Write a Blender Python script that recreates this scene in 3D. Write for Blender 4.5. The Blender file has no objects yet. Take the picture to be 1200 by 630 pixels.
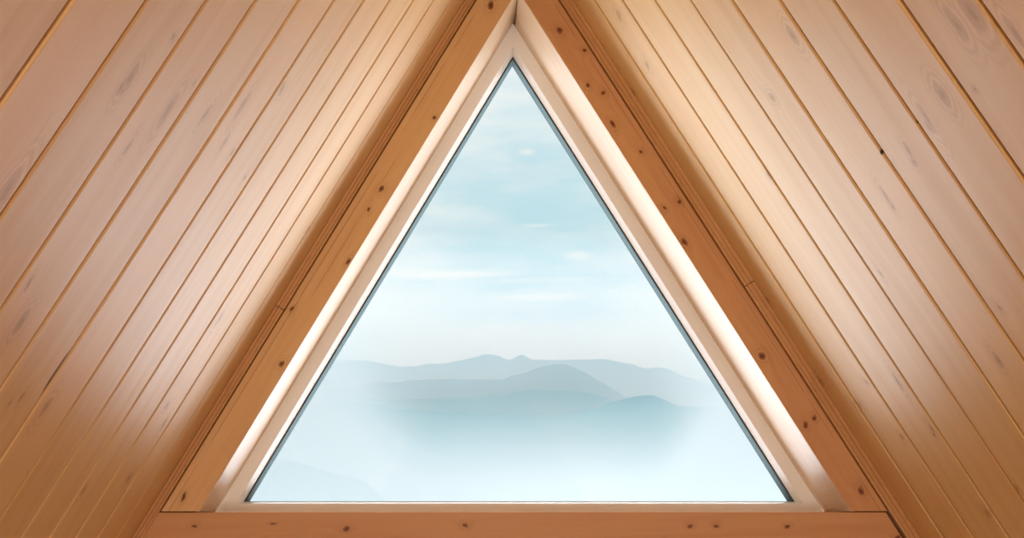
import bpy, bmesh, math, random
from mathutils import Vector, noise
sc = bpy.context.scene
C = sc.collection

# ------------------------------------------------------------------ camera
F = 1500.0
PITCH, YAW, ROLL = 0.194953, 0.041213, -0.013898
cy, sy, cp, sp = math.cos(YAW), math.sin(YAW), math.cos(PITCH), math.sin(PITCH)
FW = Vector((sy*cp, cy*cp, sp)); RT0 = Vector((cy, -sy, 0)); UP0 = RT0.cross(FW)
cr, sr = math.cos(ROLL), math.sin(ROLL)
RT = cr*RT0 + sr*UP0; UP = -sr*RT0 + cr*UP0
cam_data = bpy.data.cameras.new('camera')
cam = bpy.data.objects.new('camera', cam_data); C.objects.link(cam)
from mathutils import Matrix
cam.matrix_world = Matrix(((RT.x, UP.x, -FW.x, 0), (RT.y, UP.y, -FW.y, 0), (RT.z, UP.z, -FW.z, 0), (0, 0, 0, 1)))
cam_data.sensor_width = 36; cam_data.lens = 36*F/1200
cam_data.clip_start = 0.02; cam_data.clip_end = 40000
sc.camera = cam

# ------------------------------------------------------------------ colour management
sc.view_settings.view_transform = 'Standard'; sc.view_settings.look = 'None'
sc.view_settings.exposure = 0.0; sc.view_settings.gamma = 1.0
sc.view_settings.use_curve_mapping = False
sc.cycles.volume_bounces = 0
sc.cycles.max_bounces = 7
sc.cycles.diffuse_bounces = 4
sc.cycles.sample_clamp_indirect = 6


def lin(r, g, b):
    return tuple(((c/255)/12.92 if c/255 <= 0.04045 else ((c/255+0.055)/1.055)**2.4) for c in (r, g, b)) + (1.0,)


def ray(px, py):
    return FW + RT*((px-600)/F) + UP*((315-py)/F)


def at(px, py, Y):
    v = ray(px, py); return v*(Y/v.y)


# ------------------------------------------------------------------ node helpers
class NT:
    def __init__(s, tree):
        s.t = tree; tree.nodes.clear()

    def n(s, typ, **kw):
        nd = s.t.nodes.new(typ)
        for k, v in kw.items(): setattr(nd, k, v)
        return nd

    def put(s, sock, v):
        if isinstance(v, bpy.types.NodeSocket): s.t.links.new(v, sock)
        else: sock.default_value = v

    def m(s, op, a, b=None, c=None, clamp=False):
        nd = s.n('ShaderNodeMath', operation=op, use_clamp=clamp)
        s.put(nd.inputs[0], a)
        if b is not None: s.put(nd.inputs[1], b)
        if c is not None: s.put(nd.inputs[2], c)
        return nd.outputs[0]

    def v(s, op, a, b=None):
        nd = s.n('ShaderNodeVectorMath', operation=op)
        s.put(nd.inputs[0], a)
        if b is not None: s.put(nd.inputs[1], b)
        return nd.outputs['Value'] if op in ('LENGTH', 'DOT_PRODUCT') else nd.outputs[0]

    def xyz(s, x, y, z=0.0):
        nd = s.n('ShaderNodeCombineXYZ')
        for i, q in enumerate((x, y, z)): s.put(nd.inputs[i], q)
        return nd.outputs[0]

    def sep(s, v):
        nd = s.n('ShaderNodeSeparateXYZ'); s.put(nd.inputs[0], v); return nd.outputs

    def mr(s, v, a, b, c=0.0, d=1.0, smooth=True):
        nd = s.n('ShaderNodeMapRange', interpolation_type='SMOOTHSTEP' if smooth else 'LINEAR')
        s.put(nd.inputs['Value'], v)
        for k, q in (('From Min', a), ('From Max', b), ('To Min', c), ('To Max', d)): s.put(nd.inputs[k], q)
        return nd.outputs[0]

    def mix(s, f, a, b, mode='MIX'):
        nd = s.n('ShaderNodeMix', data_type='RGBA', blend_type=mode)
        s.put(nd.inputs[0], f); s.put(nd.inputs[6], a); s.put(nd.inputs[7], b)
        return nd.outputs[2]

    def noise(s, vec, scale=1.0, detail=3.0, rough=0.5, dist=0.0):
        nd = s.n('ShaderNodeTexNoise')
        s.put(nd.inputs['Vector'], vec); nd.inputs['Scale'].default_value = scale
        nd.inputs['Detail'].default_value = detail; nd.inputs['Roughness'].default_value = rough
        nd.inputs['Distortion'].default_value = dist
        return nd.outputs['Fac']


# ------------------------------------------------------------------ world: hazy sky with thin cloud
world = bpy.data.worlds.new('sky'); sc.world = world; world.use_nodes = True
W = NT(world.node_tree)
tc = W.n('ShaderNodeTexCoord')
X, Y, Z = W.sep(tc.outputs['Generated'])
az = W.m('ARCTAN2', X, Y)
el = W.m('ARCSINE', Z)


def azel(px, py):
    d = ray(px, py).normalized(); return math.atan2(d.x, d.y), math.asin(d.z)


def blob(px, py, rx, ry, inner=0.0):
    a, e = azel(px, py)
    v = W.xyz(W.m('MULTIPLY', W.m('SUBTRACT', az, a), F/rx), W.m('MULTIPLY', W.m('SUBTRACT', el, e), F/ry))
    wob = W.noise(W.xyz(W.m('MULTIPLY', az, 16.0), W.m('MULTIPLY', el, 60.0), px*0.01), 1.0, 4.0)
    r = W.m('ADD', W.v('LENGTH', v), W.m('MULTIPLY', W.m('SUBTRACT', wob, 0.5), 0.9))
    return W.mr(r, 1.0, inner)


cloud = W.noise(W.xyz(W.m('MULTIPLY', az, 8.0), W.m('MULTIPLY', el, 42.0), 1.7), 1.0, 5.0, 0.55, 0.4)
blue = W.m('MAXIMUM', blob(630, 262, 270, 215, 0.0), W.m('MULTIPLY', blob(640, 350, 260, 60), 0.5))
blue = W.m('MULTIPLY', blue, W.mr(cloud, 0.75, 0.35, 0.80, 1.0))
SKY_WHITE = lin(242, 247, 247); SKY_BLUE = lin(190, 226, 237); SKY_CLOUD = lin(248, 247, 244)
col = W.mix(blue, SKY_WHITE, SKY_BLUE)
col = W.mix(W.mr(el, 0.165, 0.10), col, lin(255, 247, 240))        # warmer, paler toward the horizon
wisps = None
for args, k in (((678, 299, 26, 9), 0.65), ((520, 321, 120, 8), 0.8), ((640, 328, 110, 5), 0.35), ((632, 348, 90, 8), 0.8), ((628, 264, 32, 4), 0.5),
                ((590, 392, 190, 18), 0.7), ((617, 178, 14, 5), 0.6), ((600, 112, 40, 5), 0.3)):
    b = W.m('MULTIPLY', blob(*args), k)
    wisps = b if wisps is None else W.m('MAXIMUM', wisps, b)
col = W.mix(wisps, col, SKY_CLOUD)
bg = W.n('ShaderNodeBackground'); W.put(bg.inputs[0], col); bg.inputs[1].default_value = 1.0
wo = W.n('ShaderNodeOutputWorld'); W.t.links.new(bg.outputs[0], wo.inputs[0])

# ------------------------------------------------------------------ lights
def lamp(name, typ, energy, color, loc=(0, 0, 0), direction=(0, 0, -1), **kw):
    d = bpy.data.lights.new(name, typ); d.energy = energy; d.color = color
    for k, q in kw.items(): setattr(d, k, q)
    o = bpy.data.objects.new(name, d); C.objects.link(o)
    o.location = loc
    o.rotation_euler = Vector(direction).to_track_quat('-Z', 'Y').to_euler()
    return o


# broad bright overcast sky beyond the gable window
lamp('sky_light', 'SUN', 13.8, (0.94, 0.98, 1.07), direction=(-0.05, -1.0, 0.72), angle=math.radians(108))
# added fill lamp behind the camera, as if from an unseen rear window
lamp('rear_fill_light', 'AREA', 55, (1.0, 0.89, 0.74), (0.15, -2.45, -0.36), (0.0, 1, 0.20), shape='RECTANGLE', size=1.35, size_y=0.72)

# ------------------------------------------------------------------ object helpers
def tag(o, label=None, cat=None, group=None, kind=None):
    if label: o['label'] = label
    if cat: o['category'] = cat
    if group: o['group'] = group
    if kind: o['kind'] = kind
    return o


def empty(name, loc=(0, 0, 0)):
    o = bpy.data.objects.new(name, None); C.objects.link(o); o.location = loc
    o.empty_display_size = 0.05
    return o


def mesh_obj(name, verts, faces, mats, parent=None, uvs=None, midx=None, smooth=False, bevel=0):
    me = bpy.data.meshes.new(name); me.from_pydata([tuple(v) for v in verts], [], faces); me.update()
    if uvs:
        ul = me.uv_layers.new(name='UVMap')
        for p in me.polygons:
            for li, vi in zip(p.loop_indices, p.vertices):
                ul.data[li].uv = uvs[p.index][list(p.vertices).index(vi)]
    for mt in (mats if isinstance(mats, (list, tuple)) else [mats]): me.materials.append(mt)
    if midx:
        for p, i in zip(me.polygons, midx): p.material_index = i
    if smooth:
        for p in me.polygons: p.use_smooth = True
    o = bpy.data.objects.new(name, me); C.objects.link(o)
    if parent: o.parent = parent
    if bevel:
        b = o.modifiers.new('bevel', 'BEVEL'); b.width = bevel; b.segments = 2; b.limit_method = 'ANGLE'
    return o


class Wood:
    """Collects pieces of wood; every face carries UVs in metres: u along the grain, v across it."""
    def __init__(s): s.v = []; s.f = []; s.uv = []; s.mi = []

    def prism(s, prof, e0, e1, P, mat=0, capmat=None):
        """prof: closed list of (a, b); P(a, b, t) -> point; t runs e0(a,b)..e1(a,b)."""
        n = len(prof); base = len(s.v); per = [0.0]
        for i in range(n):
            a, b = prof[i], prof[(i+1) % n]; per.append(per[-1]+math.hypot(b[0]-a[0], b[1]-a[1]))
        for (a, b) in prof: s.v.append(P(a, b, e0(a, b)))
        for (a, b) in prof: s.v.append(P(a, b, e1(a, b)))
        for i in range(n):
            j = (i+1) % n
            s.f.append((base+i, base+j, base+n+j, base+n+i)); s.mi.append(mat)
            A, B = prof[i], prof[j]
            s.uv.append(((e0(*A), A[0]+A[1]), (e0(*B), B[0]+B[1]), (e1(*B), B[0]+B[1]), (e1(*A), A[0]+A[1])))
        s.f.append(tuple(base+i for i in reversed(range(n)))); s.mi.append(mat); s.uv.append([(e0(*prof[i])+prof[i][1], prof[i][0]) for i in reversed(range(n))])
        s.f.append(tuple(base+n+i for i in range(n))); s.mi.append(mat); s.uv.append([(e1(*prof[i])+prof[i][1], prof[i][0]) for i in range(n)])

    def build(s, name, mats, parent=None, bevel=0):
        o = mesh_obj(name, s.v, s.f, mats, parent, s.uv, s.mi, bevel=bevel)
        bm = bmesh.new(); bm.from_mesh(o.data); bmesh.ops.recalc_face_normals(bm, faces=bm.faces); bm.to_mesh(o.data); bm.free()
        return o


# ------------------------------------------------------------------ materials
def wood_mat(name, light, dark, knot_col, knots=(), darks=(), grain=0.5, kw=0.85, ks=1.0, rough=0.5, vary=0.08, hue=None, coat=0.0, fleck=0.0, spec=0.25, checks=()):
    mt = bpy.data.materials.new(name); mt.use_nodes = True
    T = NT(mt.node_tree)
    uv = T.n('ShaderNodeUVMap').outputs[0]
    geo = T.n('ShaderNodeNewGeometry')
    rnd = geo.outputs['Random Per Island']
    u, v, _ = T.sep(uv)
    wob = T.noise(T.xyz(T.m('MULTIPLY', u, 30.0), T.m('MULTIPLY', v, 60.0), 3.0), 1.0, 3.0)
    wv = T.m('MULTIPLY', T.m('SUBTRACT', wob, 0.5), 0.010)
    uvw = T.xyz(T.m('ADD', u, T.m('MULTIPLY', wv, 2.0)), T.m('ADD', v, wv))
    D = None
    for (ku, kv, ru, rv) in knots:
        L = T.v('LENGTH', T.v('MULTIPLY', T.v('SUBTRACT', uvw, (ku, kv, 0)), (1/(ru*ks), 1/(rv*ks), 0)))
        D = L if D is None else T.m('MINIMUM', D, L)
    if D is None: D = T.m('ADD', 50.0, 0.0)
    bend = T.m('MULTIPLY', T.mr(D, 4.5, 0.6), 0.012)          # grain flows around a knot
    uo = T.m('ADD', u, T.m('MULTIPLY', rnd, 37.0))
    vb = T.m('ADD', v, bend)
    g1 = T.noise(T.xyz(T.m('MULTIPLY', uo, 1.6), T.m('MULTIPLY', vb, 34.0), T.m('MULTIPLY', rnd, 9.0)), 1.0, 4.0, 0.55, 0.6)
    g2 = T.noise(T.xyz(T.m('MULTIPLY', uo, 7.0), T.m('MULTIPLY', vb, 320.0), 2.0), 1.0, 3.0, 0.6)
    g3 = T.noise(T.xyz(T.m('MULTIPLY', uo, 2.2), T.m('MULTIPLY', vb, 7.0), 5.0), 1.0, 4.0, 0.5)
    gr = T.m('MULTIPLY', T.m('ADD', T.m('ADD', T.mr(g1, 0.38, 0.68), T.m('MULTIPLY', T.mr(g2, 0.35, 0.75), 0.45)), T.m('MULTIPLY', T.mr(g3, 0.4, 0.7), 0.55)), 0.5*grain)
    c = T.mix(gr, light, dark)
    if hue: c = T.mix(T.m('MULTIPLY', T.mr(rnd, 0.0, 1.0, smooth=False), 0.6), c, hue)
    c = T.mix(1.0, c, T.mix(rnd, (1-vary, 1-vary, 1-vary, 1), (1, 1, 1, 1)), 'MULTIPLY')
    if fleck:
        fl = T.noise(T.xyz(T.m('MULTIPLY', uo, 9.0), T.m('MULTIPLY', v, 90.0), 8.0), 1.0, 2.0, 0.5, 1.5)
        c = T.mix(T.m('MULTIPLY', T.mr(fl, 0.66, 0.80), fleck), c, knot_col)
    if knots:
        ringz = T.m('MULTIPLY', T.m('ADD', T.m('SINE', T.m('MULTIPLY', D, 9.0)), 1.0), 0.5)
        k = T.m('ADD', T.m('MULTIPLY', T.mr(D, 1.05, 0.45), kw), T.m('MULTIPLY', T.m('MULTIPLY', T.mr(D, 3.2, 0.9), ringz), 0.26), clamp=True)
        c = T.mix(k, c, knot_col)
    if darks:
        DD = None
        for (ku, kv, ru, rv) in darks:
            L = T.v('LENGTH', T.v('MULTIPLY', T.v('SUBTRACT', uvw, (ku, kv, 0)), (1/ru, 1/rv, 0)))
            DD = L if DD is None else T.m('MINIMUM', DD, L)
        c = T.mix(T.mr(DD, 1.1, 0.5), c, (0.05, 0.026, 0.014, 1))
    for (u0, u1, vc, wd) in checks:                        # hairline drying checks along the grain
        line = T.mr(T.m('ABSOLUTE', T.m('ADD', T.m('SUBTRACT', v, vc), T.m('MULTIPLY', wv, 0.12))), wd, wd*0.3)
        rng = T.m('MULTIPLY', T.mr(u, u0, u0+0.08), T.mr(u, u1, u1-0.08))
        brk = T.mr(T.noise(T.xyz(T.m('MULTIPLY', u, 9.0), vc*50, 1.0), 1.0, 2.0), 0.36, 0.5)
        c = T.mix(T.m('MULTIPLY', T.m('MULTIPLY', line, rng), T.m('MULTIPLY', brk, 0.75)), c, knot_col)
    bs = T.n('ShaderNodeBsdfPrincipled'); T.put(bs.inputs['Base Color'], c)
    T.put(bs.inputs['Roughness'], T.m('ADD', rough-0.06, T.m('MULTIPLY', g1, 0.14)))
    bs.inputs['Specular IOR Level'].default_value = spec
    if coat: bs.inputs['Coat Weight'].default_value = coat; bs.inputs['Coat Roughness'].default_value = 0.35
    bp = T.n('ShaderNodeBump'); bp.inputs['Strength'].default_value = 0.25; bp.inputs['Distance'].default_value = 0.0008
    T.put(bp.inputs['Height'], T.m('ADD', g2, g1)); T.t.links.new(bp.outputs[0], bs.inputs['Normal'])
    out = T.n('ShaderNodeOutputMaterial'); T.t.links.new(bs.outputs[0], out.inputs[0])
    return mt


def simple_mat(name, colr, rough=0.6, metal=0.0, scale=20.0, amp=0.1, spec=0.5):
    mt = bpy.data.materials.new(name); mt.use_nodes = True
    T = NT(mt.node_tree)
    n_ = T.noise(T.n('ShaderNodeTexCoord').outputs['Object'], scale, 4.0)
    c = T.mix(T.m('MULTIPLY', n_, amp), colr, tuple(q*0.5 for q in colr[:3])+(1,))
    bs = T.n('ShaderNodeBsdfPrincipled'); T.put(bs.inputs['Base Color'], c)
    bs.inputs['Roughness'].default_value = rough; bs.inputs['Metallic'].default_value = metal; bs.inputs['Specular IOR Level'].default_value = spec
    out = T.n('ShaderNodeOutputMaterial'); T.t.links.new(bs.outputs[0], out.inputs[0])
    return mt


# ------------------------------------------------------------------ the A-frame geometry
TH = 1.039205; X0, Z0 = 0.115287, 1.155038
ct, st = math.cos(TH), math.sin(TH)
YB = 2.305           # front face of the rafters
YF = 2.475           # inner face of the window frame
FLOOR = -1.50
REAR = -2.6


def slope(side, y, s, p):
    """point on a sloping side: s metres down from the ridge, p metres in from the boards' face (negative: behind)."""
    return Vector((X0 + side*(s*ct) - side*st*p, y, Z0 - s*st - ct*p))


def su(px, py, side):
    """pixel of a mark on a sloping side -> (s, y)"""
    d = ray(px, py); n = Vector((-side*st, 0, -ct))
    t = (Vector((X0, 0, Z0)).dot(n))/d.dot(n); P = d*t
    return (Z0-P.z)/st, P.y


def fu(px, py, side, y=YB):
    """pixel of a mark on a rafter's front face -> (s, p)"""
    P = at(px, py, y); R = Vector((X0, y, Z0)); d = P-R
    return d.dot(Vector((side*ct, 0, -st))), d.dot(Vector((-side*st, 0, -ct)))


def K(side, pts):
    r = []
    for (px, py, a, b) in pts:
        s, y = su(px, py, side); r.append((s, y, a, b))
    return r


L_KNOTS = K(-1, [(152, 93, .022, .011), (141, 104, .012, .007), (203, 43, .006, .005), (229, 96, .008, .005), (151, 172, .015, .006), (197, 130, .03, .012),
                 (240, 136, .02, .010), (284, 124, .03, .010), (264, 165, .018, .008), (272, 178, .012, .007), (286, 210, .008, .006), (8, 222, .03, .014),
                 (25, 378, .02, .012), (26, 464, .010, .007), (11, 474, .005, .004), (54, 476, .02, .012), (257, 373, .02, .012), (192, 496, .016, .010),
                 (150, 560, .014, .012), (360, 271, .014, .014), (195, 475, .01, .01), (35, 330, .01, .005), (330, 105, .012, .01), (97, 575, .012, .008)])
R_KNOTS = K(1, [(1104, 110, .022, .013), (1086, 138, .03, .009), (1090, 150, .012, .007), (929, 42, .022, .013), (1071, 190, .010, .008), (1064, 176, .014, .006),
                (1045, 240, .010, .008), (1038, 230, .02, .007), (1138, 14, .035, .018), (1120, 28, .03, .012), (905, 113, .012, .012), (1190, 40, .03, .008),
                (1052, 447, .022, .008), (1057, 512, .010, .012), (1092, 502, .012, .008), (1170, 422, .016, .010), (1171, 360, .008, .006),
                (1015, 447, .008, .010), (1157, 601, .014, .012), (1192, 572, .010, .008), (1143, 107, .005, .004), (1032, 320, .012, .006), (868, 350, .01, .01),
                (900, 205, .010, .010), (758, 76, .012, .014), (1007, 475, .012, .014), (725, 18, .014, .018), (743, 108, .014, .014), (900, 352, .012, .014), (962, 447, .016, .018)])
L_DARK = K(-1, [(66, 436, .034, .0065), (72, 428, .010, .004)])
R_DARK = K(1, [(1123, 97, .004, .0035), (1073, 142, .004, .003), (1032, 178, .0035, .003), (1181, 396, .004, .003), (1094, 508, .004, .0025)])

plank_l = wood_mat('pale_pine_left', lin(238, 206, 156), lin(220, 176, 120), lin(166, 122, 84), L_KNOTS, L_DARK, kw=0.42, ks=0.78, grain=0.7, rough=0.46, vary=0.07, hue=lin(234, 198, 150), fleck=0.15)
plank_r = wood_mat('pale_pine_right', lin(238, 208, 155), lin(222, 180, 122), lin(166, 124, 86), R_KNOTS, R_DARK, kw=0.42, ks=0.78, grain=0.65, rough=0.46, vary=0.06, hue=lin(236, 204, 152), fleck=0.15)
tongue = wood_mat('raw_pine_tongue', lin(166, 104, 62), lin(136, 80, 44), lin(90, 50, 25), grain=0.6, rough=0.7)
LF_K = [fu(px, py, -1)+(a, b) for px, py, a, b in [(575, 7, .009, .006), (509, 138, .006, .004), (447, 221, .008, .005), (432, 246, .005, .003), (408, 307, .009, .004), (342, 362, .008, .004), (330, 427, .009, .005), (215, 583, .008, .003)]]
RF_K = [fu(px, py, 1)+(a, b) for px, py, a, b in [(656, 36, .008, .0065), (685, 59, .006, .005), (689, 100, .006, .004), (707, 109, .006, .005), (718, 146, .009, .005), (751, 178, .005, .004), (796, 236, .006, .0045), (779, 244, .005, .004), (802, 284, .009, .006), (893, 417, .010, .007), (944, 498, .006, .005), (954, 490, .006, .005), (1009, 575, .008, .006)]]
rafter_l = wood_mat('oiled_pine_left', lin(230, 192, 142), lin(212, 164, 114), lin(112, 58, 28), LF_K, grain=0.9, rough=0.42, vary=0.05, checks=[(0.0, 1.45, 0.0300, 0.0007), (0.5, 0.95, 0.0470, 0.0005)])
rafter_r = wood_mat('oiled_pine_right', lin(216, 167, 120), lin(194, 138, 94), lin(110, 56, 28), RF_K, grain=0.9, rough=0.42, vary=0.05, checks=[(0.1, 1.40, 0.0335, 0.0006)])  # darker than the left beam: wood tone plus some shade in the colour
batten_m = wood_mat('oiled_pine_batten', lin(218, 172, 122), lin(190, 136, 86), lin(110, 56, 28), grain=1.0, rough=0.5, vary=0.12)
def sill_uv(px, py):
    P = at(px, py, YB); return (P.x, P.z)
SILL_K = [sill_uv(px, py)+(a, b) for px, py, a, b in [(406, 620, .007, .005), (545, 616, .007, .005), (809, 617, .005, .004), (841, 616, .005, .004), (228, 617, .006, .0035), (923, 617, .006, .004), (1052, 630, .006, .004), (320, 614, .006, .002)]]
sill_m = wood_mat('oiled_pine_sill', lin(208, 160, 116), lin(190, 134, 90), lin(112, 60, 34), SILL_K, grain=0.7, rough=0.45, vary=0.02)
lining_m = wood_mat('painted_lining', lin(244, 224, 198), lin(228, 198, 164), lin(170, 130, 100), grain=0.5, rough=0.4, vary=0.02)
frame_m = wood_mat('whitewashed_window_frame', lin(246, 247, 250), lin(238, 236, 238), lin(160, 130, 112), grain=0.35, rough=0.42, vary=0.02)
bead_m = simple_mat('white_glazing_bead', lin(246, 246, 244), 0.3, 0, 40, 0.05)
gasket_m = simple_mat('dark_rubber_gasket', lin(58, 70, 70), 0.8, 0, 60, 0.3, 0.15)
spacer_m = simple_mat('grey_metal_spacer', lin(84, 100, 102), 0.9, 0.0, 60, 0.3, 0.05)
dark_gap = simple_mat('dark_joint_filler', lin(58, 36, 22), 0.9)
roof_m = simple_mat('dark_roofing_felt', lin(60, 52, 46), 0.9)
floor_m = wood_mat('brown_floorboards', lin(170, 116, 76), lin(136, 88, 56), lin(80, 48, 28), grain=1, rough=0.45, vary=0.15)

# plank edges measured along the room (joint centres), continuing behind the camera at the same pitch
YL = [0.99649, 1.11610, 1.23522, 1.35553, 1.47915, 1.59937, 1.71916, 1.83811, 1.96107, 2.08143, 2.2000]
YR = [1.15445, 1.27902, 1.40567, 1.53029, 1.65827, 1.78833, 1.91847, 2.05563, 2.18915]
def extend(ys):
    a = list(ys)
    while a[0] > REAR: a.insert(0, a[0]-0.1215)
    return a + [2.325]
S_END = (Z0-FLOOR)/st
GAP, TB, BV = 0.0070, 0.016, 0.0022


def sloping_wall(side, ys, mat, name, label):
    w = Wood()
    ys = extend(ys); rnd = random.Random(5+side)
    for i in range(len(ys)-1):
        g = GAP*rnd.uniform(0.8, 1.15)/2
        a, b = ys[i]+g, ys[i+1]-g
        h = rnd.uniform(-0.0006, 0.0006)
        # section across the board: eased edges toward the room, straight sides behind
        prof = [(a, -TB), (a, -BV+h), (a+BV*0.35, -BV*0.4+h), (a+BV, h), (b-BV, h), (b-BV*0.35, -BV*0.4+h), (b, -BV+h), (b, -TB)]
        P = lambda y, p, s: slope(side, y, s, p)
        n0 = len(w.f)
        w.prism(prof, lambda a_, b_: 0.004, lambda a_, b_: S_END+0.02, P)
        # UV straight from plank coordinates
        for k in range(n0, len(w.f)):
            fv = w.f[k]; uvs = []
            for vi in fv:
                V = w.v[vi]; d = V-Vector((X0, V.y, Z0)); uvs.append((d.dot(Vector((side*ct, 0, -st))), V.y))
            w.uv[k] = uvs
    # boarding behind, whose raw tongues show in the joints, then the roof
    w.prism([(REAR-0.1, -TB-0.02), (REAR-0.1, -0.0095), (2.62, -0.0095), (2.62, -TB-0.02)], lambda a, b: -0.005, lambda a, b: S_END+0.04, lambda y, p, s: slope(side, y, s, p), mat=1)
    w.prism([(REAR-0.2, -0.20), (REAR-0.2, -TB-0.0201), (2.72, -TB-0.0201), (2.72, -0.20)], lambda a, b: -0.03, lambda a, b: S_END+0.10, lambda y, p, s: slope(side, y, s, p), mat=2)
    o = w.build(name, [mat, tongue, roof_m])
    return tag(o, label, 'sloping wall', kind='structure')


sloping_wall(-1, YL, plank_l, 'wall_left', 'pale pine boarded sloping side of the loft, left of the triangular window')
sloping_wall(1, YR, plank_r, 'wall_right', 'pale pine boarded sloping side of the loft, right of the triangular window')


# ------------------------------------------------------------------ triangles in the gable plane
def side_line(side, p):
    """line of all points p metres in from a slope: returns (point, direction down the slope) in X,Z"""
    return Vector((X0 - side*st*p, Z0 - ct*p)), Vector((side*ct, -st))


def cross_lines(P, d, Q, e):
    m = d.x*(-e.y) - (-e.x)*d.y
    r = Q-P
    t = (r.x*(-e.y) - (-e.x)*r.y)/m
    return P + d*t


BASE_T = (0.03120-0.04481)/(0.63385+0.41124)   # the sill runs very slightly down to the right
def base_z(x, z_mid): return z_mid + BASE_T*(x-X0)


def tri(pl, pr, zb):
    """(left foot, apex, right foot) of the triangle set pl, pr in from the slopes, base height zb at the middle"""
    L = side_line(-1, pl); R = side_line(1, pr)
    B = (Vector((X0, zb)), Vector((1, BASE_T)).normalized())
    return cross_lines(*L, *B), cross_lines(*L, *R), cross_lines(*R, *B)


def ring(stations, side_idx=(0, 1, 2)):
    """mitred triangular ring swept through stations (tri, y); returns verts, faces (strip per side)"""
    vs, fs, uv = [], [], []
    n = len(stations)
    for (T3, y) in stations:
        for q in T3: vs.append(Vector((q.x, y, q.y)))
    for k in range(n-1):
        for e in side_idx:
            a, b = e, (e+1) % 3
            f = (k*3+a, k*3+b, (k+1)*3+b, (k+1)*3+a)
            fs.append(f)
            A, Bq = vs[k*3+a], vs[k*3+b]; d = (Bq-A).normalized()
            uv.append([((vs[i]-A).dot(d)+e*3.0, (vs[i]-A-d*(vs[i]-A).dot(d)).length+k*0.02+e*0.3) for i in f])
    return vs, fs, uv


# rafters: oiled face board, narrow batten in two lengths, pale lining of the reveal
SILL_TOP = 0.0165  # at the middle of the opening
def face_uvfix(w, side, k0):
    for k in range(k0, len(w.f)):
        uvs = []
        for vi in w.f[k]:
            V = w.v[vi]; d = V-Vector((X0, V.y, Z0))
            uvs.append((d.dot(Vector((side*ct, 0, -st))), d.dot(Vector((-side*st, 0, -ct))) + (V.y-YB)))
        w.uv[k] = uvs


def s_at_base(side, p, zmid):
    """slope distance at which the line p in from the slope meets the (tilted) level zmid"""
    P, d = side_line(side, p)
    return (base_z(P.x, zmid) - P.y)/(d.y - BASE_T*d.x)


def s_at_mid(side, p):
    """slope distance at which the line p in from the slope meets the middle plane of the gable"""
    return p*st/ct


def rafter(side, name, label, mat, p_out, p_in, p_back, joint_px):
    root = empty(name, slope(side, YB, 2.2, 0))
    tag(root, label, 'wooden beam', kind='thing')
    inv = root.location.copy()
    P = lambda y, p, s: slope(side, y, s, p) - inv
    Pw = lambda y, p, s: slope(side, y, s, p)

    def piece(nm, prof, s0, s1, m, bevel=0.0):
        w = Wood(); w.prism(prof, s0, s1, Pw); face_uvfix(w, side, 0)
        w.v = [v-inv for v in w.v]
        return w.build(nm, m, root, bevel)
    # face board: front face YB, from the batten to the reveal, standing on the sill
    fin = p_in
    piece('face_board', [(YB, p_out+0.0015), (YB+0.030, p_out+0.0015), (YB+0.030, fin), (YB, fin)],
          lambda y, p: s_at_mid(side, p), lambda y, p: s_at_base(side, p, SILL_TOP+0.0015), mat, 0.0008)
    # batten beside the boards, ribbed, in two lengths
    sj, _ = fu(*joint_px, side)
    bp = [(YB+0.02, -0.0), (YB-0.004, 0.0), (YB-0.0055, 0.0012), (YB-0.0055, p_out*0.33), (YB-0.0035, p_out*0.36), (YB-0.0035, p_out*0.42), (YB-0.0052, p_out*0.45),
          (YB-0.0052, p_out*0.70), (YB-0.0032, p_out*0.73), (YB-0.0032, p_out*0.78), (YB-0.0048, p_out*0.81), (YB-0.0048, p_out-0.0012), (YB-0.003, p_out-0.0004), (YB+0.02, p_out-0.0004)]
    piece('batten', bp, lambda y, p: s_at_mid(side, p), lambda y, p: sj-0.0006, batten_m)
    bp2 = [(y+0.0010, p) for (y, p) in bp]
    piece('batten', bp2, lambda y, p: sj+0.0006, lambda y, p: S_END, batten_m)
    # structural core behind, closing the space between boards and reveal
    piece('core', [(YB+0.0302, 0.0), (2.60, 0.0), (2.60, p_back-0.012), (YF+0.03, p_back-0.012), (YB+0.0302, fin-0.013)],
          lambda y, p: s_at_mid(side, p), lambda y, p: s_at_base(side, p, SILL_TOP+0.001), dark_gap)
    piece('core', [(YB+0.0302, 0.0), (2.60, 0.0), (2.60, p_out-0.002), (YB+0.0302, p_out-0.002)],
          lambda y, p: s_at_base(side, p, SILL_TOP-0.001), lambda y, p: S_END, dark_gap)
    # lining of the reveal: pale board between the face board and the window frame
    tn = 0.012
    piece('lining', [(YB+0.0008, fin+0.0006), (YB+0.0008, fin-0.004), (YB+0.0304, fin-0.004), (YB+0.0304, fin-tn), (YF+0.03, p_back-tn), (YF+0.03, p_back)],
          lambda y, p: s_at_mid(side, p)+0.0006, lambda y, p: s_at_base(side, p, SILL_TOP+0.001), lining_m, 0.0006)
    return root


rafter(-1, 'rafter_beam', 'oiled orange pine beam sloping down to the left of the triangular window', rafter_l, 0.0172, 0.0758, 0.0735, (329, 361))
rafter(1, 'rafter_beam', 'oiled orange pine beam with many dark knots sloping down right of the triangular window', rafter_r, 0.0215, 0.0792, 0.0820, (877, 333))

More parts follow.
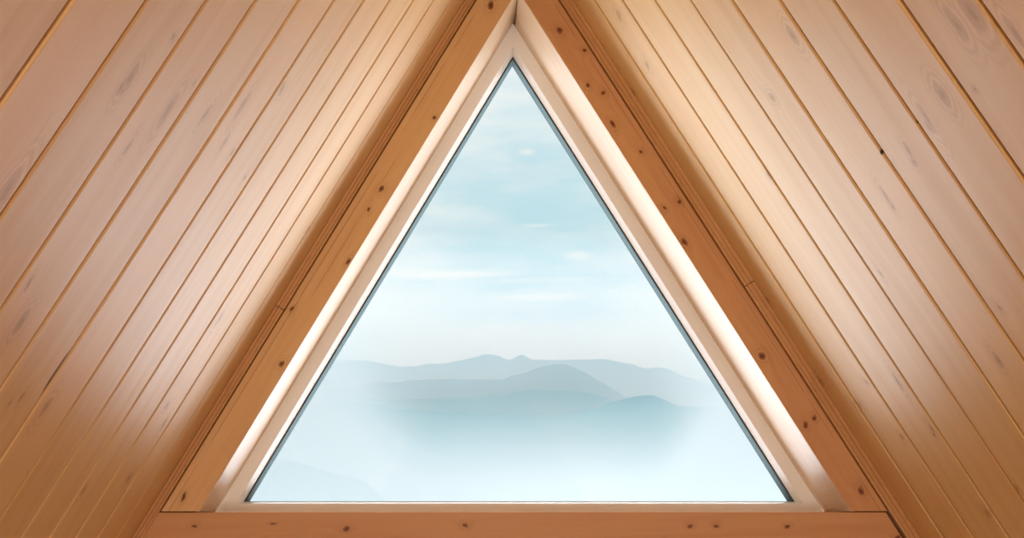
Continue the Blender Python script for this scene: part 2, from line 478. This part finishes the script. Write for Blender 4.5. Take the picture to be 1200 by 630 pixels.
# ------------------------------------------------------------------ horizontal sill beam under the window
def sill_beam():
    zt = SILL_TOP; zb = zt-0.16
    w = Wood()
    def xl(side, z):  # where the beam meets the batten on each side
        p = 0.019 if side < 0 else 0.0225
        Pq, d = side_line(side, p); t = (z-Pq.y)/d.y
        return Pq.x + d.x*t
    prof = [(YB-0.001, zt), (YB+0.168, zt), (YB+0.168, zb), (YB-0.001, zb)]
    w.prism(prof, lambda y, z: xl(-1, z)+0.0, lambda y, z: xl(1, z)-0.0, lambda y, z, x: Vector((x, y, base_z(x, z))))
    for k in range(len(w.f)):
        w.uv[k] = [(w.v[i].x, w.v[i].z+(w.v[i].y-YB)) for i in w.f[k]]
    o = w.build('sill_beam', sill_m, None, 0.0015)
    return tag(o, 'long horizontal orange pine beam running under the triangular window', 'wooden beam', kind='thing')


sill_beam()

# ------------------------------------------------------------------ window
win = empty('window_1', (X0, YF, 0.03)); tag(win, 'large triangular window with pale wooden frame looking out on misty mountains', 'window', kind='structure')
def win_part(name, stations, mat, smooth=False, bevel=0, parent=win, closed=False):
    st_ = list(stations)
    if closed: st_ = st_+[st_[0]]
    vs, fs, uv = ring(st_)
    inv = Vector((X0, YF, 0.03)) if parent is win else Vector((X0, YF, 0.03))
    o = mesh_obj(name, [v-inv for v in vs], fs, mat, parent, uv)
    bm = bmesh.new(); bm.from_mesh(o.data); bmesh.ops.recalc_face_normals(bm, faces=bm.faces); bm.to_mesh(o.data); bm.free()
    return o


OUT = tri(0.0730, 0.0815, SILL_TOP-0.002)
GZ = 0.0381      # glass edge at the middle, on the YF plane
gl, gr_ = 0.1062, 0.1143
f1 = tri(gl-0.0075, gr_-0.0075, GZ-0.0040)
f2 = tri(gl-0.0006, gr_-0.0006, GZ-0.0006)
f3 = tri(gl-0.0004, gr_-0.0004, GZ-0.0002)
win_part('window_frame', [(OUT, YF+0.08), (OUT, YF), (f1, YF), (f1, YF+0.08)], frame_m, closed=True)
win_part('glazing_bead', [(f1, YF-0.0002), (f2, YF+0.0200), (f3, YF+0.0215), (f1, YF+0.0215)], bead_m, closed=True)
g1_ = tri(gl-0.0006, gr_-0.0006, GZ-0.0004)
g2_ = tri(gl+0.0018, gr_+0.0018, GZ+0.0004)
g3_ = tri(gl+0.0036, gr_+0.0030, GZ+0.0009)
win_part('gasket', [(g1_, YF+0.0216), (g2_, YF+0.0220), (g2_, YF+0.0250), (g1_, YF+0.0250)], gasket_m, closed=True)
win_part('spacer_bar', [(g1_, YF+0.0600), (g1_, YF+0.0275), (g2_, YF+0.0275), (g3_, YF+0.0600)], spacer_m, closed=True)
# two panes of the sealed unit
gm = bpy.data.materials.new('clear_glass'); gm.use_nodes = True
G = NT(gm.node_tree)
tr = G.n('ShaderNodeBsdfTransparent'); tr.inputs[0].default_value = (0.985, 0.995, 0.99, 1)
gs = G.n('ShaderNodeBsdfGlossy'); gs.inputs['Roughness'].default_value = 0.02
fr = G.n('ShaderNodeFresnel'); fr.inputs[0].default_value = 1.24
mx = G.n('ShaderNodeMixShader'); G.t.links.new(fr.outputs[0], mx.inputs[0]); G.t.links.new(tr.outputs[0], mx.inputs[1]); G.t.links.new(gs.outputs[0], mx.inputs[2])
go = G.n('ShaderNodeOutputMaterial'); G.t.links.new(mx.outputs[0], go.inputs[0])
inv = Vector((X0, YF, 0.03)); gp = tri(gl-0.0004, gr_-0.0004, GZ-0.0002)
pv = [Vector((q.x, y, q.y))-inv for y in (YF+0.0255, YF+0.0270) for q in gp]
mesh_obj('glass_pane', pv, [(0, 1, 2), (5, 4, 3), (0, 3, 4, 1), (1, 4, 5, 2), (2, 5, 3, 0)], gm, win)

# ------------------------------------------------------------------ rest of the loft (out of view, shapes the light)
def boarded_wall(name, y0, y1, z0, z1, mat, label, hole=None):
    """upright boards under the slopes"""
    w = Wood(); x = -2.2
    while x < 2.6:
        x1 = x+0.12
        def top(xx): return min(z1, Z0 - abs(xx-X0)*st/ct - 0.002)
        if top(x) > z0+0.02 or top(x1) > z0+0.02:
            b = len(w.v)
            for yy in (y0, y1):
                for (xx, zz) in ((x+0.002, z0), (x1-0.002, z0), (x1-0.002, max(z0+0.001, top(x1))), (x+0.002, max(z0+0.001, top(x)))):
                    w.v.append(Vector((xx, yy, zz)))
            for f in ((0, 1, 2, 3), (7, 6, 5, 4), (0, 4, 5, 1), (1, 5, 6, 2), (2, 6, 7, 3), (3, 7, 4, 0)):
                f = tuple(b+i for i in f); w.f.append(f); w.mi.append(0); w.uv.append([(w.v[i].z, w.v[i].x+w.v[i].y) for i in f])
        x = x1
    return tag(w.build(name, mat), label, 'wall', kind='structure')


boarded_wall('wall_front', YB+0.04, YB+0.16, FLOOR, -0.12, plank_r, 'boarded gable wall under the horizontal beam')
boarded_wall('wall_rear', REAR-0.1, REAR, FLOOR, Z0, plank_r, 'boarded gable wall at the back of the loft')
w = Wood()
x = -1.9
while x < 2.1:
    w.prism([(x+0.001, FLOOR), (x+0.139, FLOOR), (x+0.139, FLOOR-0.03), (x+0.001, FLOOR-0.03)], lambda a, b: REAR-0.1, lambda a, b: 2.5, lambda a, b, t: Vector((a, t, b)))
    x += 0.14
tag(w.build('floor', floor_m), 'brown boarded floor of the loft', 'floor', kind='structure')

# ------------------------------------------------------------------ mountains
def mountain_mat(name, a, b):
    mt = bpy.data.materials.new(name); mt.use_nodes = True
    T = NT(mt.node_tree)
    n_ = T.noise(T.n('ShaderNodeTexCoord').outputs['Object'], 0.004, 5.0, 0.6)
    c = T.mix(T.mr(n_, 0.35, 0.65), a, b)
    bs = T.n('ShaderNodeBsdfPrincipled'); T.put(bs.inputs['Base Color'], c); bs.inputs['Roughness'].default_value = 1.0
    bs.inputs['Specular IOR Level'].default_value = 0.0
    out = T.n('ShaderNodeOutputMaterial'); T.t.links.new(bs.outputs[0], out.inputs[0])
    return mt


hazy_forest_m = mountain_mat('hazy_forested_slope', (0.03, 0.34, 0.43, 1), (0.04, 0.36, 0.45, 1))  # teal base carries part of the blue of the distance haze
hazy_rock_m = mountain_mat('hazy_rock_slope', (0.05, 0.38, 0.46, 1), (0.06, 0.40, 0.48, 1))  # haze blue mixed into the rock colour as well


def ridge(name, label, pts, Y, depth, mat, seed, rough=1.0, base=-60.0, group=None):
    """mountain range: the crest profile at distance Y, rounded spurs running down front and back"""
    P = [at(px, py, Y) for px, py in pts]
    x0, x1 = P[0].x, P[-1].x; nx, ny = 420, 22
    def crest(x):
        for A, B in zip(P, P[1:]):
            if A.x <= x <= B.x:
                t = (x-A.x)/(B.x-A.x); t2 = t*t*(3-2*t)*0.2 + t*0.8
                return A.z + (B.z-A.z)*t2
        return P[0].z if x < x0 else P[-1].z
    cen = Vector(((x0+x1)/2, Y, 0))
    vs, fs = [], []
    for i in range(nx+1):
        x = x0+(x1-x0)*i/nx
        fade = min(1.0, i/14, (nx-i)/14); fade = fade*fade*(3-2*fade)
        z = crest(x)
        z += rough*Y*0.0022*(noise.fractal(Vector((x*34/Y, seed, 0)), 0.9, 2.0, 6))
        for j in range(ny+1):
            t = j/ny*2-1                      # -1 toward us .. 1 behind
            f = (1-abs(t))
            h = f**1.15
            spur = noise.fractal(Vector((x*9/Y, t*2.2+seed, seed*1.7)), 1.0, 2.0, 5)*0.16*math.sin(math.pi*f)
            zz = base + (z-base)*max(0.0, min(1.0, h+spur*0.6*(1-f)))*(0.25+0.75*fade)
            vs.append(Vector((x + noise.noise(Vector((x*5/Y, t*2, seed)))*depth*0.15*abs(t), Y + t*depth, zz)) - cen)
    for i in range(nx):
        for j in range(ny):
            a = i*(ny+1)+j; fs.append((a, a+ny+1, a+ny+2, a+1))
    o = mesh_obj(name, vs, fs, mat, smooth=True); o.location = cen
    return tag(o, label, 'mountain', group)


ridge('mountain_range', 'farthest, palest blue mountain range with small jagged peaks against the sky',
      [(120, 450), (230, 436), (300, 430), (345, 428), (375, 426), (400, 422), (425, 422), (448, 426), (470, 429), (500, 427), (520, 426), (540, 422), (556, 419.5), (566, 417), (575, 416), (586, 417), (597, 420.5), (603, 418), (608, 415.5), (612, 414), (617, 417), (623, 421), (634, 422), (645, 423), (660, 422), (675, 421), (692, 421), (710, 421), (725, 423), (740, 426), (750, 430), (760, 432), (770, 430), (780, 431), (790, 435), (800, 440), (815, 445), (830, 450), (870, 456), (940, 462), (1080, 474)],
      9000, 1500, hazy_rock_m, 1.0, 0.7)
ridge('mountain_peak', 'broad blue mountain with a single rounded peak and a long shoulder to its left',
      [(200, 480), (300, 470), (365, 461), (400, 455), (418, 453), (435, 449), (455, 447), (470, 447), (485, 445), (515, 444), (535, 445), (550, 444), (575, 445), (590, 444), (600, 439), (612, 436), (625, 432), (638, 430), (650, 427), (660, 426), (668, 428), (675, 431), (688, 438), (700, 445), (712, 452), (725, 460), (738, 467), (750, 472), (790, 482), (900, 492), (1000, 500)],
      6300, 1200, hazy_forest_m, 4.0, 0.7)
ridge('hill_ridge', 'low blue rounded hills directly in front of the single peaked mountain',
      [(200, 486), (300, 478), (380, 471), (415, 469), (445, 468), (475, 467), (500, 467), (525, 466), (560, 466), (580, 463), (600, 460), (625, 456), (640, 457), (650, 457), (670, 458), (685, 459), (700, 463), (715, 468), (740, 474), (800, 484), (900, 494), (1000, 500)],
      5000, 900, hazy_forest_m, 7.0, 0.7)
ridge('hill_ridge', 'nearest blue ridge with a hump on the right, above the mist',
      [(180, 492), (300, 480), (350, 475), (400, 472), (430, 473), (480, 480), (520, 482), (580, 485), (640, 486), (670, 484), (700, 477), (715, 471), (730, 467), (740, 464), (752, 463), (765, 463), (775, 467), (784, 472), (792, 475), (808, 476), (825, 476), (850, 475), (875, 478), (940, 486), (1060, 496)],
      4200, 800, hazy_forest_m, 9.0, 0.6)
ridge('misty_hillside', 'faint pale hillside sinking into white mist at the lower left corner of the window',
      [(80, 515), (200, 518), (290, 529), (315, 535), (340, 541), (370, 547), (400, 556), (425, 565), (437, 572), (445, 580), (455, 590), (480, 610), (560, 625)],
      2250, 260, hazy_forest_m, 12.0, 1.0)

# ------------------------------------------------------------------ haze: aerial perspective and a bank of valley mist
def haze_mat(name, colr, dens, g=0.0):
    """scattering and a little absorption, evenly spread"""
    mt = bpy.data.materials.new(name); mt.use_nodes = True
    T = NT(mt.node_tree)
    vs = T.n('ShaderNodeVolumeScatter'); vs.inputs['Color'].default_value = colr; vs.inputs['Density'].default_value = dens; vs.inputs['Anisotropy'].default_value = g
    va = T.n('ShaderNodeVolumeAbsorption'); va.inputs['Color'].default_value = colr; va.inputs['Density'].default_value = dens
    ad = T.n('ShaderNodeAddShader'); T.t.links.new(vs.outputs[0], ad.inputs[0]); T.t.links.new(va.outputs[0], ad.inputs[1])
    out = T.n('ShaderNodeOutputMaterial'); T.t.links.new(ad.outputs[0], out.inputs['Volume'])
    return mt


def volume_box(name, label, lo, hi, colr, dens, g=0.0):
    c = (Vector(lo)+Vector(hi))/2; h = (Vector(hi)-Vector(lo))/2
    v = [Vector((sx*h.x, sy*h.y, sz*h.z)) for sx in (-1, 1) for sy in (-1, 1) for sz in (-1, 1)]
    f = [(0, 1, 3, 2), (4, 6, 7, 5), (0, 4, 5, 1), (2, 3, 7, 6), (0, 2, 6, 4), (1, 5, 7, 3)]
    o = mesh_obj(name, v, f, haze_mat(name, colr, dens, g)); o.location = c
    return tag(o, label, 'haze', kind='stuff')


def sstep(t): t = max(0.0, min(1.0, t)); return t*t*(3-2*t)


def mist_bank(name, label, y0, y1, colr, dens):
    """closed body of mist lying in the valley, its top rising toward the valley sides"""
    nx, ny = 72, 24; vs, fs = [], []
    for j in range(ny+1):
        y = y0+(y1-y0)*j/ny
        for i in range(nx+1):
            a = -0.5+1.15*i/nx                       # bearing from the house
            side = max(sstep((-0.02-a)/0.14), sstep((a-0.145)/0.11))
            z = 92 + 8*noise.noise(Vector((a*9, y*0.002, 0))) + side*330*(0.35+0.65*(y-y0)/(y1-y0))
            vs.append(Vector((a*y, y, z)))
    m = len(vs)
    for v in list(vs): vs.append(Vector((v.x, v.y, -80)))
    w_ = nx+1
    for j in range(ny):
        for i in range(nx):
            q = j*w_+i
            fs.append((q, q+1, q+w_+1, q+w_)); fs.append((m+q, m+q+w_, m+q+w_+1, m+q+1))
    for i in range(nx):
        fs.append((i, m+i, m+i+1, i+1)); q = ny*w_+i; fs.append((q, q+1, m+q+1, m+q))
    for j in range(ny):
        q = j*w_; fs.append((q, q+w_, m+q+w_, m+q)); q = j*w_+nx; fs.append((q, m+q, m+q+w_, q+w_))
    o = mesh_obj(name, vs, fs, haze_mat(name, colr, dens))
    return tag(o, label, 'mist', kind='stuff')


volume_box('haze', 'thin blue haze lying between the mountain ranges', (-9000, 3700, -100), (9000, 8700, 850), (0.90, 0.97, 0.98, 1), 1/2600, 0.62)
mist_bank('mist', 'white bank of mist filling the valley along the foot of the hills', 700, 3380, (0.63, 0.72, 0.74, 1), 1/800)
